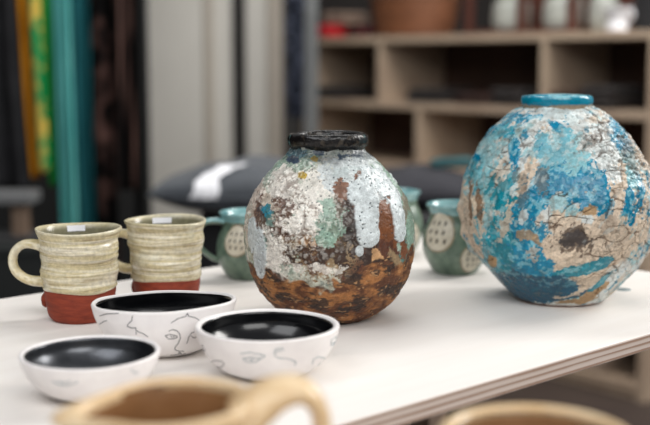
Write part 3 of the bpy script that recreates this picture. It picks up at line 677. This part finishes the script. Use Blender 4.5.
# grey partition panels behind the cushion, with a dark gap between them
PY = 4.35
def panel(name, x0, x1, Y, m, ztop=2.4, d=.05):
    a = at(x0, 200, Y).x; b = at(x1, 200, Y).x
    o = box(name, (a, Y, .0), (b, Y + d, ztop), m, None, .006); o['kind'] = 'structure'; return o
panel('trim_1', 144, 206, PY, M['panel'])
panel('trim_2', 206, 214, PY - .01, M['panel2'])
panel('trim_3', 214, 233, PY + .03, M['panel'])
panel('trim_4', 247, 268, PY, M['panel'])
panel('trim_5', 268, 283, PY - .01, M['panel2'])
panel('wall_alcove', 228, 300, PY + .2, mat('alcove_grey', (62, 60, 58), rough=.8))
# steel post
a = at(304, 100, 3.9).x; b = at(318, 100, 3.9).x
post = thing('metal_post', 'grey steel post standing at the end of the cubby shelf', 'post', ((a + b) / 2, 3.9, 0))
w = (b - a) / 2
box('upright', (-w, -.02, .006), (w, .02, 2.4), M['metal'], post, .004); box('foot_plate', (-w * 2, -.06, 0), (w * 2, .06, .008), M['metal'], post, .002)

# ================================================================== CUBBY SHELF
SA = math.atan2(-.758, .652); SX = Vector((.652, -.758, 0)); SD = Vector((.758, .652, 0)); S0 = Vector((0, 4.37, 0))
shelf = thing('cubby_shelf', 'pale plywood cubby shelf unit standing along the back of the room', 'shelf', tuple(S0), SA)
LV = [.05, .205, .42, .64, .864, 1.100]; TH = .024; X0, X1, DP = -.10, 1.445, .34
def shelf_at(px, yoff=0):
    """distance along the shelf front for a photo column"""
    k = (px - 325) / FPX; f = S0 + SD * yoff
    # (f.x + t sx) = k*(dep) with dep ~ y*cos(P)-(z-H)*sin(P), z near 1
    c = math.cos(PITCH)
    return (k * f.y * c - f.x) / (SX.x - k * SX.y * c)
for i, z in enumerate(LV): box('shelf_board', (X0, 0, z - TH), (X1, DP, z), M['shelf'], shelf, .002)
box('end_panel', (X1 - .012, -.004, 0), (X1 + .018, DP, LV[-1] + .001), M['shelf'], shelf, .002)
box('end_panel', (X0 - .03, -.004, 0), (X0, DP, LV[-1] + .001), M['shelf'], shelf, .002)
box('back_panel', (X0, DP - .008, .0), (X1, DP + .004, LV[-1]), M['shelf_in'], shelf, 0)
box('plinth', (X0, .01, .0), (X1 - .012, .03, LV[0] - TH), M['shelf'], shelf, .001)
d1, d2, e1 = shelf_at(379), shelf_at(543), shelf_at(418)
for z0, z1, xs in ((LV[4], LV[5] - TH, (d1, d2)), (LV[3], LV[4] - TH, (e1, e1 + .62)), (LV[2], LV[3] - TH, (d1, d2)), (LV[1], LV[2] - TH, (e1, e1 + .62)), (LV[0], LV[1] - TH, (d1, 1.17))):
    for x in xs: box('divider', (x - TH / 2, 0.001, z0), (x + TH / 2, DP - .01, z1), M['shelf'], shelf, .001)
def on_shelf(px, yoff, z):
    t = shelf_at(px, yoff); p = S0 + SX * t + SD * yoff; return Vector((p.x, p.y, z))

def cloth_stack(px, yo, z, w, d, h, m, label, name='folded_cloth', cat='cloth', group=None, seed=0, layers=3):
    """folded textile: rounded layers with sagging edges, one mesh"""
    p = on_shelf(px, yo, z + .001); root_geo = []
    for L in range(layers):
        z0 = h * L / layers; z1 = h * (L + 1) / layers - .0006; n = 40; vs = []
        for k, (s, zz) in enumerate(((.0, z0), (.90, z0), (.985, z0 + (z1 - z0) * .25), (1.0, (z0 + z1) / 2), (.985, z0 + (z1 - z0) * .8), (.90, z1), (0.0, z1))):
            for j in range(n):
                t = 2 * PI * j / n; cx = math.copysign(abs(math.cos(t)) ** .35, math.cos(t)); cy = math.copysign(abs(math.sin(t)) ** .35, math.sin(t))
                wv = 1 + .05 * math.sin(3 * t + L * 2 + seed); vs.append((cx * s * w / 2 * wv, cy * s * d / 2 * wv, max(0, zz + .003 * math.sin(cx * 5 + L + seed) * (zz > .004))))
        root_geo.append((vs, grid_faces(7, n).tolist()))
    V, F = join_geo(*root_geo); o = mesh_obj(name, V, F, m); o.location = p; o.rotation_euler = (0, 0, SA + random.uniform(-.06, .06)); tag(o, label, cat, group); return o
darkc = mat('dark_folded_wool', (30, 26, 26), (44, 38, 36), rough=.9, scale=20, sheen=.1)
brownc = mat('brown_folded_wool', (52, 34, 30), (66, 46, 40), rough=.9, scale=20)
for i, (px, z, w, h, m, lb) in enumerate([
    (345, LV[4], .19, .05, darkc, 'dark folded cloth in the top cubby next to the steel post'),
    (440, LV[4], .17, .05, darkc, 'dark folded cloth pile, first in the wide top cubby'),
    (486, LV[4], .16, .035, brownc, 'low brown folded cloth in the middle of the wide top cubby'),
    (524, LV[4], .14, .055, darkc, 'dark folded cloth against the cubby divider above the turquoise rim'),
    (578, LV[4], .12, .05, brownc, 'brown folded cloth in the top end cubby, against its divider'),
    (615, LV[4], .12, .07, darkc, 'taller dark folded cloth in the top end cubby')]):
    cloth_stack(px, .12, z, w, .2, h, m, lb, group='folded cloths in the cubbies', seed=i)
boxm = mat('beige_card', (150, 132, 116), (160, 142, 126), rough=.8, scale=10)
# storage box in the lowest cubby
p = on_shelf(600, .10, LV[0])
bx = thing('storage_box', 'pale storage box in the lowest cubby behind the table end', 'box', (p.x, p.y, p.z + .001), SA)
box('box_body', (-.10, -.08, 0), (.10, .12, .095), boxm, bx, .004); box('lid', (-.103, -.083, .095), (.103, .123, .112), boxm, bx, .003)

# on top of the shelf: basket, cloths, jars in a wooden rack, white pitcher
def basket(px):
    p = on_shelf(px, .17, LV[5] + .001)
    root = thing('wicker_basket', 'brown woven wicker basket on top of the cubby shelf', 'basket', p, SA)
    pr = resample([(.0, .002), (.10, 0), (.150, .004), (.162, .04), (.172, .09), (.178, .135), (.172, .14), (.166, .135), (.158, .06), (.14, .012), (0, .010)], 90)
    V, F = lathe(pr, 160); P = V.copy(); x, y, z = P.T; r = np.hypot(x, y) + 1e-9; th = np.arctan2(y, x)
    h = .0035 * np.sin(z * 2 * PI / .016) * np.sign(np.sin(th * 24)) * ss(.1, .14, r)
    V[:, 0] *= (1 + h / r); V[:, 1] *= (1 + h / r) * .8
    mesh_obj('basket_body', V, F, mat('wicker', (92, 54, 34), (138, 88, 56), rough=.6, scale=40, stretch=(1, 1, 4)), root)
    ring = [(.176 * math.cos(t), .8 * .176 * math.sin(t), .138) for t in np.linspace(0, 2 * PI, 49)]
    V, F = sweep(ring, [.008], [.008], 12, Vector((0, 0, 1)), 2); mesh_obj('braided_rim', V, F, mat('wicker_rim', (110, 70, 48), rough=.6), root)
basket(414)
cloth_stack(331, .05, LV[5], .085, .12, .045, mat('red_cloth', (170, 16, 28), (190, 24, 36), rough=.8), 'bright red folded cloth on the shelf top by the steel post', seed=3, layers=2)
cloth_stack(366, .16, LV[5], .10, .10, .040, mat('maroon_cloth', (70, 14, 22), (84, 20, 28), rough=.8), 'dark maroon folded cloth beside the red one', seed=5, layers=2)
cs = cloth_stack(346, .12, LV[5] + .047, .16, .12, .05, mat('beige_cloth', (120, 102, 90), (140, 120, 106), rough=.9), 'beige folded cloth lying on the red and maroon cloths', seed=6, layers=2)
# jars behind a brown rack
rk = mat('brown_rack_wood', (70, 36, 28), (88, 48, 36), rough=.6, scale=10)
p = on_shelf(556, .16, LV[5] + .001)
rack = thing('wooden_rack', 'dark brown wooden rack around the pale jars on the shelf top', 'rack', p, SA)
ts = [shelf_at(q, .16) - shelf_at(556, .16) for q in (484, 536, 586)]
for t in ts: box('upright', (t - .013, -.09, 0), (t + .013, -.068, .24), rk, rack, .002)
box('rail', (ts[0] - .02, -.088, .0), (ts[-1] + .02, -.07, .014), rk, rack, .002); box('rail', (ts[0] - .02, -.088, .22), (ts[-1] + .02, -.07, .245), rk, rack, .002)
box('rack_back', (ts[0] - .02, .10, 0), (ts[-1] + .14, .112, .30), rk, rack, .002)
def jar(px, R, h, label):
    p = on_shelf(px, .165, LV[5] + .001)
    root = thing('jar', label, 'jar', p, SA, 'pale jars in the rack')
    pr = resample([(0, .003), (R * .6, 0), (R * .78, .003), (R * .98, h * .25), (R, h * .5), (R * .92, h * .8), (R * .7, h * .95), (R * .68, h), (R * .62, h), (R * .6, h * .93), (R * .8, h * .75), (R * .85, h * .3), (0, h * .06)], 70)
    V, F = lathe(pr, 60); mesh_obj('jar_body', V, F, mat('dusty_pale_glass', (150, 152, 146), (176, 178, 170), rough=.35, scale=40), root)
    V, F = lathe(resample([(0, h + .014), (R * .5, h + .012), (R * .74, h + .006), (R * .74, h + .0005), (0, h + .0003)], 20), 48); mesh_obj('lid', V, F, M['shelf'], root)
jar(511, .066, .125, 'pale jar in the first bay of the brown rack, beside the basket')
jar(562, .066, .125, 'pale jar in the middle bay of the brown rack')
jar(602, .046, .125, 'pale jar behind the small white pitcher')
p = on_shelf(616, .05, LV[5] + .001)
wp = thing('white_pitcher', 'small bright white flared pitcher at the end of the shelf top', 'pitcher', p, SA)
V, F = lathe(resample([(0, .002), (.028, 0), (.033, .004), (.030, .02), (.032, .04), (.044, .062), (.046, .066), (.042, .064), (.028, .04), (.026, .012), (0, .008)], 60), 60); mesh_obj('pitcher_body', V, F, M['white'], wp)
V, F = sweep([(.034, 0, .052), (.050, 0, .058), (.054, 0, .045), (.044, 0, .028), (.028, 0, .022)], [.005], [.003], 12); mesh_obj('handle', V, F, M['white'], wp)
p = on_shelf(645, .16, LV[5] + .001)
bt = thing('black_canister', 'black lidded canister at the end of the shelf top, behind the white pitcher', 'canister', p, SA)
V, F = lathe(resample([(0, 0), (.038, 0), (.042, .004), (.042, .09), (.038, .1), (0, .1)], 50), 48); mesh_obj('canister_body', V, F, M['black'], bt)
V, F = lathe(resample([(.0, .1005), (.041, .1005), (.042, .108), (.03, .114), (0, .122)], 30), 48); mesh_obj('lid', V, F, M['black'], bt)

# ================================================================== CUSHIONS ON A BLACK OTTOMAN
OZ = .682
a = at(196, 200, 2.45).x; b = at(474, 200, 2.45).x
ot = thing('upholstered_bench', 'black upholstered bench under the dark cushions', 'bench', (0, 2.6, 0))
import bmesh
box('seat_pad', (a, -.22, OZ - .16), (b, .26, OZ), M['black'], ot, .03)
box('bench_base', (a + .03, -.18, .03), (b - .03, .22, OZ - .161), M['black'], ot, .01)
for x in (a + .05, b - .09):
    for y in (-.15, .15): box('foot', (x, y, 0), (x + .04, y + .04, .03), M['black'], ot, .002)
def cushion(px0, px1, Y, z0, hh, dd, m, label, patch=False, seed=0, tilt=0.0):
    xa = at(px0, 180, Y).x; xb = at(px1, 180, Y).x; L = (xb - xa) / 2
    root = thing('cushion', label, 'cushion', ((xa + xb) / 2, Y, z0 + .001), 0, 'dark cushions on the bench')
    def S(u, t, off=0):
        prof = max(0, 1 - abs(u) ** 1.8) ** .72
        k = .06 + .94 * prof; h = hh / 2 * k + off; d = dd / 2 * (.62 + .38 * (1 - abs(u) ** 3)) + off
        st = math.sin(t); ct = math.cos(t)
        zz = math.copysign(abs(st) ** .8, st) * h; zz = zz if st > 0 else zz * (.75)
        yy = math.copysign(abs(ct) ** .75, ct) * d
        wr = mnoise.noise(Vector((u * 3 + seed, ct * 2, st * 2))) * .010 * prof
        sag = hh * .375
        return Vector((u * L, yy, sag + zz + wr * max(0, st) + tilt * u * L))
    nu, nt_ = 70, 56; vs = [S(-1 + 2 * i / (nu - 1), 2 * PI * j / nt_) for i in range(nu) for j in range(nt_)]
    mz = min(v.z for v in vs); vs = [v - Vector((0, 0, mz)) for v in vs]
    fs = grid_faces(nu, nt_).tolist(); fs.append(list(range(nt_))); fs.append([(nu - 1) * nt_ + j for j in range(nt_)][::-1])
    mesh_obj('cover', vs, fs, m, root)
    ring = [S(-1 + 2 * i / 40, PI, .001) - Vector((0, 0, mz)) for i in range(41)]
    V, F = sweep(ring, [.003], [.003], 8, Vector((0, 0, 1)), 1); mesh_obj('piping', V, F, m, root)
    if patch:
        vs = []
        for i in range(15):
            for j in range(21):
                f = j / 20; t = math.radians(180 - 66 * f); u0 = -.56 + .26 * f ** 1.6 + .03 * math.sin(f * 9)
                u = u0 + .27 * (i / 14) * (1 - .15 * math.sin(f * PI)); vs.append(S(u, t, .004 + .003 * mnoise.noise(Vector((i * .4, j * .4, 0)))) - Vector((0, 0, mz)))
        o = mesh_obj('white_patch', vs, grid_faces(15, 21, False).tolist(), M['white'], root); o['label'] = 'crumpled white cloth patch on the cushion'
    return root
cushion(155, 350, 2.45, OZ, .135, .34, M['pillow'], 'slate grey pointed cushion with a white patch', True, 1, .0)
cushion(352, 486, 2.60, OZ, .098, .34, M['navy'], 'charcoal cushion seen between the two large vases', False, 4)
tp = at(450, 163, 2.62)
o = cloth_stack(450, 0, .9, .10, .06, .02, mat('teal_cloth', (36, 76, 80), (46, 88, 92), rough=.8), 'small teal folded cloth on the charcoal cushion', seed=2, layers=2)
o.location = (at(452, 163, 2.60).x, 2.60, OZ + .0875); o.rotation_euler = (0, 0, 0)

# ================================================================== HANGING TEXTILES
def drape(name, top, bot, ytop, ybot, Y, m, label, folds=4, amp=.02, ph=0, group='textiles hanging in a row', cat='textile', parent_rail=True):
    """cloth hanging in soft folds; top/bot = photo columns of its two sides"""
    zt = at(0, ytop, Y).z; zb = max(.02, at(0, ybot, Y).z); nu, nv = 60, 40; vs = []
    def X(px, yy): return at(px, yy, Y).x
    cxm = (X(top[0], 100) + X(top[1], 100)) / 2
    root = thing(name, label, cat, (cxm, Y, zb), 0, group)
    for th in (0, 1):
        for j in range(nv):
            f = j / (nv - 1); xl = X(top[0] + (bot[0] - top[0]) * f, 100); xr = X(top[1] + (bot[1] - top[1]) * f, 100)
            for i in range(nu):
                u = i / (nu - 1)
                y = amp * math.sin(u * folds * 2 * PI + ph + .5 * math.sin(f * 3)) * (.5 + .5 * f) + th * .004 + .004 * mnoise.noise(Vector((u * 5, f * 4, ph)))
                vs.append((xl + (xr - xl) * u - cxm, y, zt + (zb - zt) * f - zb))
    f0 = grid_faces(nv, nu, False); f1 = f0[:, ::-1] + nu * nv; fs = f0.tolist() + f1.tolist(); o = nu * nv
    for i in range(nu - 1): fs.append([(nv - 1) * nu + i, (nv - 1) * nu + i + 1, o + (nv - 1) * nu + i + 1, o + (nv - 1) * nu + i])
    for j in range(nv - 1):
        fs.append([j * nu, (j + 1) * nu, o + (j + 1) * nu, o + j * nu]); fs.append([j * nu + nu - 1, o + j * nu + nu - 1, o + (j + 1) * nu + nu - 1, (j + 1) * nu + nu - 1])
    m.node_tree.nodes['Principled BSDF'].inputs['Specular IOR Level'].default_value = .08
    mesh_obj('cloth', vs, fs, m, root)
    return root
def mat_pattern(name, base, motif, scale, stretch, th=(.45, .55), rough=.8):
    return mat(name, base, motif, rough=rough, scale=scale, stretch=stretch, contrast=th, detail=2)
drape('hanging_textile', (-30, 16), (-30, 27), -60, 188, 3.0, mat('charcoal_wool', (34, 34, 36), (44, 44, 46), rough=.9, scale=20), 'charcoal hanging cloth, outermost beside the orange one', 2, .02, 0)
drape('hanging_textile', (14, 31), (24, 40), -60, 178, 3.05, mat('ochre_cloth', (150, 94, 16), (190, 128, 30), rough=.8, scale=8, stretch=(6, 1, .5)), 'narrow ochre orange hanging cloth beside the patterned green one', 1.5, .015, 1)
drape('hanging_textile', (29, 42), (36, 47), -60, 172, 2.985, mat_pattern('green_yellow_print', (20, 146, 84), (214, 184, 88), 34, (1, 1, .6), (.46, .54)), 'green hanging cloth printed with yellow motifs', 1, .010, 2)
drape('hanging_textile', (41, 54), (46, 56), -60, 186, 3.045, mat('emerald_cloth', (12, 104, 44), (40, 140, 60), rough=.8, scale=8, stretch=(10, 1, .3)), 'plain emerald green hanging cloth next to the teal one', 1, .012, 2.6)
drape('hanging_textile', (54, 72), (56, 74), -60, 236, 2.95, mat('teal_cloth_light', (66, 142, 140), (92, 164, 160), rough=.8, scale=14, stretch=(5, 1, .4), bump=.4, bscale=30), 'light teal ribbed hanging cloth', 3, .012, .4)
drape('hanging_textile', (70, 92), (72, 93), -60, 232, 3.02, mat('teal_cloth_dark', (20, 68, 74), (30, 84, 90), rough=.85, scale=14, stretch=(5, 1, .4)), 'dark teal hanging cloth between light teal and black patterned cloths', 1.5, .014, 1.2)
drape('hanging_textile', (88, 116), (90, 116), -60, 290, 3.1, mat_pattern('black_brown_print', (7, 6, 6), (96, 70, 64), 8, (1, 1, 1), (.47, .66)), 'black hanging cloth with brown blotch pattern', 1.5, .012, .9)
drape('hanging_textile', (114, 136), (116, 135), -60, 190, 3.05, mat_pattern('brown_stripe_print', (8, 6, 6), (112, 84, 76), 7, (6, 1, .3), (.48, .64)), 'dark hanging cloth with brown vertical stripes', 1.5, .012, 2)
drape('hanging_textile', (133, 142), (133, 141), -60, 290, 3.12, mat('black_cloth', (4, 4, 4), rough=1), 'narrow black hanging cloth against the pale grey panel', 1, .008, 0)
drape('hanging_textile', (286, 305), (287, 304), -60, 118, 3.8, mat_pattern('navy_dot_print', (14, 16, 24), (84, 90, 106), 90, (1, 1, 1), (.52, .62)), 'navy dotted cloth strip hanging beside the steel post', 1, .010, 0)
# clothes rail the left row hangs from
rl = thing('clothes_rail', 'steel rail above the hanging cloths', 'rail', (at(60, 100, 3.03).x, 3.03, 0))
zt = at(0, -60, 3.12).z + .03
V, F = sweep([(-.35, 0, zt + .012), (0, 0, zt + .012), (.32, 0, zt + .012)], [.012], [.012], 14, Vector((0, 1, 0)), 2); mesh_obj('bar', V, F, M['metal'], rl)
for x in (-.35, .32):
    V, F = sweep([(x, 0, 0.0), (x, 0, .7), (x, 0, zt + .012)], [.012], [.012], 14, Vector((0, 1, 0)), 2); mesh_obj('upright', V, F, M['metal'], rl) if x < 0 else None
# black backing cloth seen through the gaps
bk = box('wall_screen', (at(-60, 0, 3.6).x, 3.6, 0), (at(146, 0, 3.6).x, 3.63, 2.2), mat('dark_screen', (10, 11, 11), (14, 15, 15), rough=.9, scale=4), None, 0); bk['kind'] = 'structure'
# low grey side table under the cloths
sy = 2.9
st = thing('side_table', 'low grey side table with beige leg under the charcoal cloth', 'table', (at(8, 200, sy).x, sy, 0))
zt2 = at(0, 191, sy).z
box('table_top', (-.20, -.05, zt2 - .03), (.075, .05, zt2), mat('grey_laminate', (96, 97, 98), (108, 109, 110), rough=.5, scale=5), st, .006)
ctop = at(0, 238, 2.9).z
box('pedestal', (.012, -.02, ctop + .0085), (.052, .02, zt2 - .0305), mat('beige_leg', (118, 98, 82), rough=.6), st, .004)
box('foot_plate', (-.04, -.06, ctop + .001), (.10, .06, ctop + .0082), M['black'], st, .002)
cr_ = thing('dark_crate', 'dark crate under the small grey side table', 'crate', (at(-5, 200, 2.9).x, 2.9, 0))
dm = mat('dark_crate_paint', (16, 20, 20), (24, 28, 28), rough=.8, scale=6)
box('crate_body', (-.16, -.14, 0), (.17, .14, ctop - .02), dm, cr_, .006); box('lid', (-.165, -.145, ctop - .0195), (.175, .145, ctop), dm, cr_, .004)

# ================================================================== LIGHT
def area(name, loc, target, size, size_y, power, color):
    l = bpy.data.lights.new(name, 'AREA'); l.shape = 'RECTANGLE'; l.size = size; l.size_y = size_y; l.energy = power; l.color = color
    o = bpy.data.objects.new(name, l); col.objects.link(o); o.location = loc
    o.rotation_euler = (Vector(target) - Vector(loc)).to_track_quat('-Z', 'Y').to_euler(); return o
area('window_light', (2.1, 2.1, 2.1), (0.1, 1.15, .78), 1.0, 1.1, 50, (1, .975, .94))
area('front_fill_light', (1.0, -.9, 2.3), (0.15, 1.2, .8), 1.8, 1.3, 34, (1, .99, .97))  # added fill from front right, brightens the table edge
area('left_fill_light', (-.9, -.1, 2.5), (0.1, 1.3, .8), 1.4, 1.2, 20, (.97, .98, 1))  # added fill from front left, no real source
area('back_fill_light', (.2, 2.4, 2.9), (-.2, 4.3, .9), 1.6, .8, 60, (1, .98, .95))  # added fill to brighten the grey panels and back of the room
w = bpy.data.worlds.new('room_light'); bpy.context.scene.world = w; w.use_nodes = True
bg = w.node_tree.nodes['Background']; bg.inputs[0].default_value = (.95, .97, 1, 1); bg.inputs[1].default_value = .27

# ================================================================== CAMERA
cd = bpy.data.cameras.new('camera'); cam = bpy.data.objects.new('camera', cd); col.objects.link(cam)
cam.location = (0, 0, CAMZ); cam.rotation_euler = (PI / 2 - PITCH, 0, 0)
cd.sensor_width = 36; cd.lens = FPX / 650 * 36; cd.clip_start = .02
cd.dof.use_dof = True; cd.dof.focus_distance = 1.085; cd.dof.aperture_fstop = 3.5
sc = bpy.context.scene; sc.camera = cam
sc.view_settings.view_transform = 'Standard'; sc.view_settings.look = 'None'; sc.view_settings.exposure = 0; sc.view_settings.gamma = 1
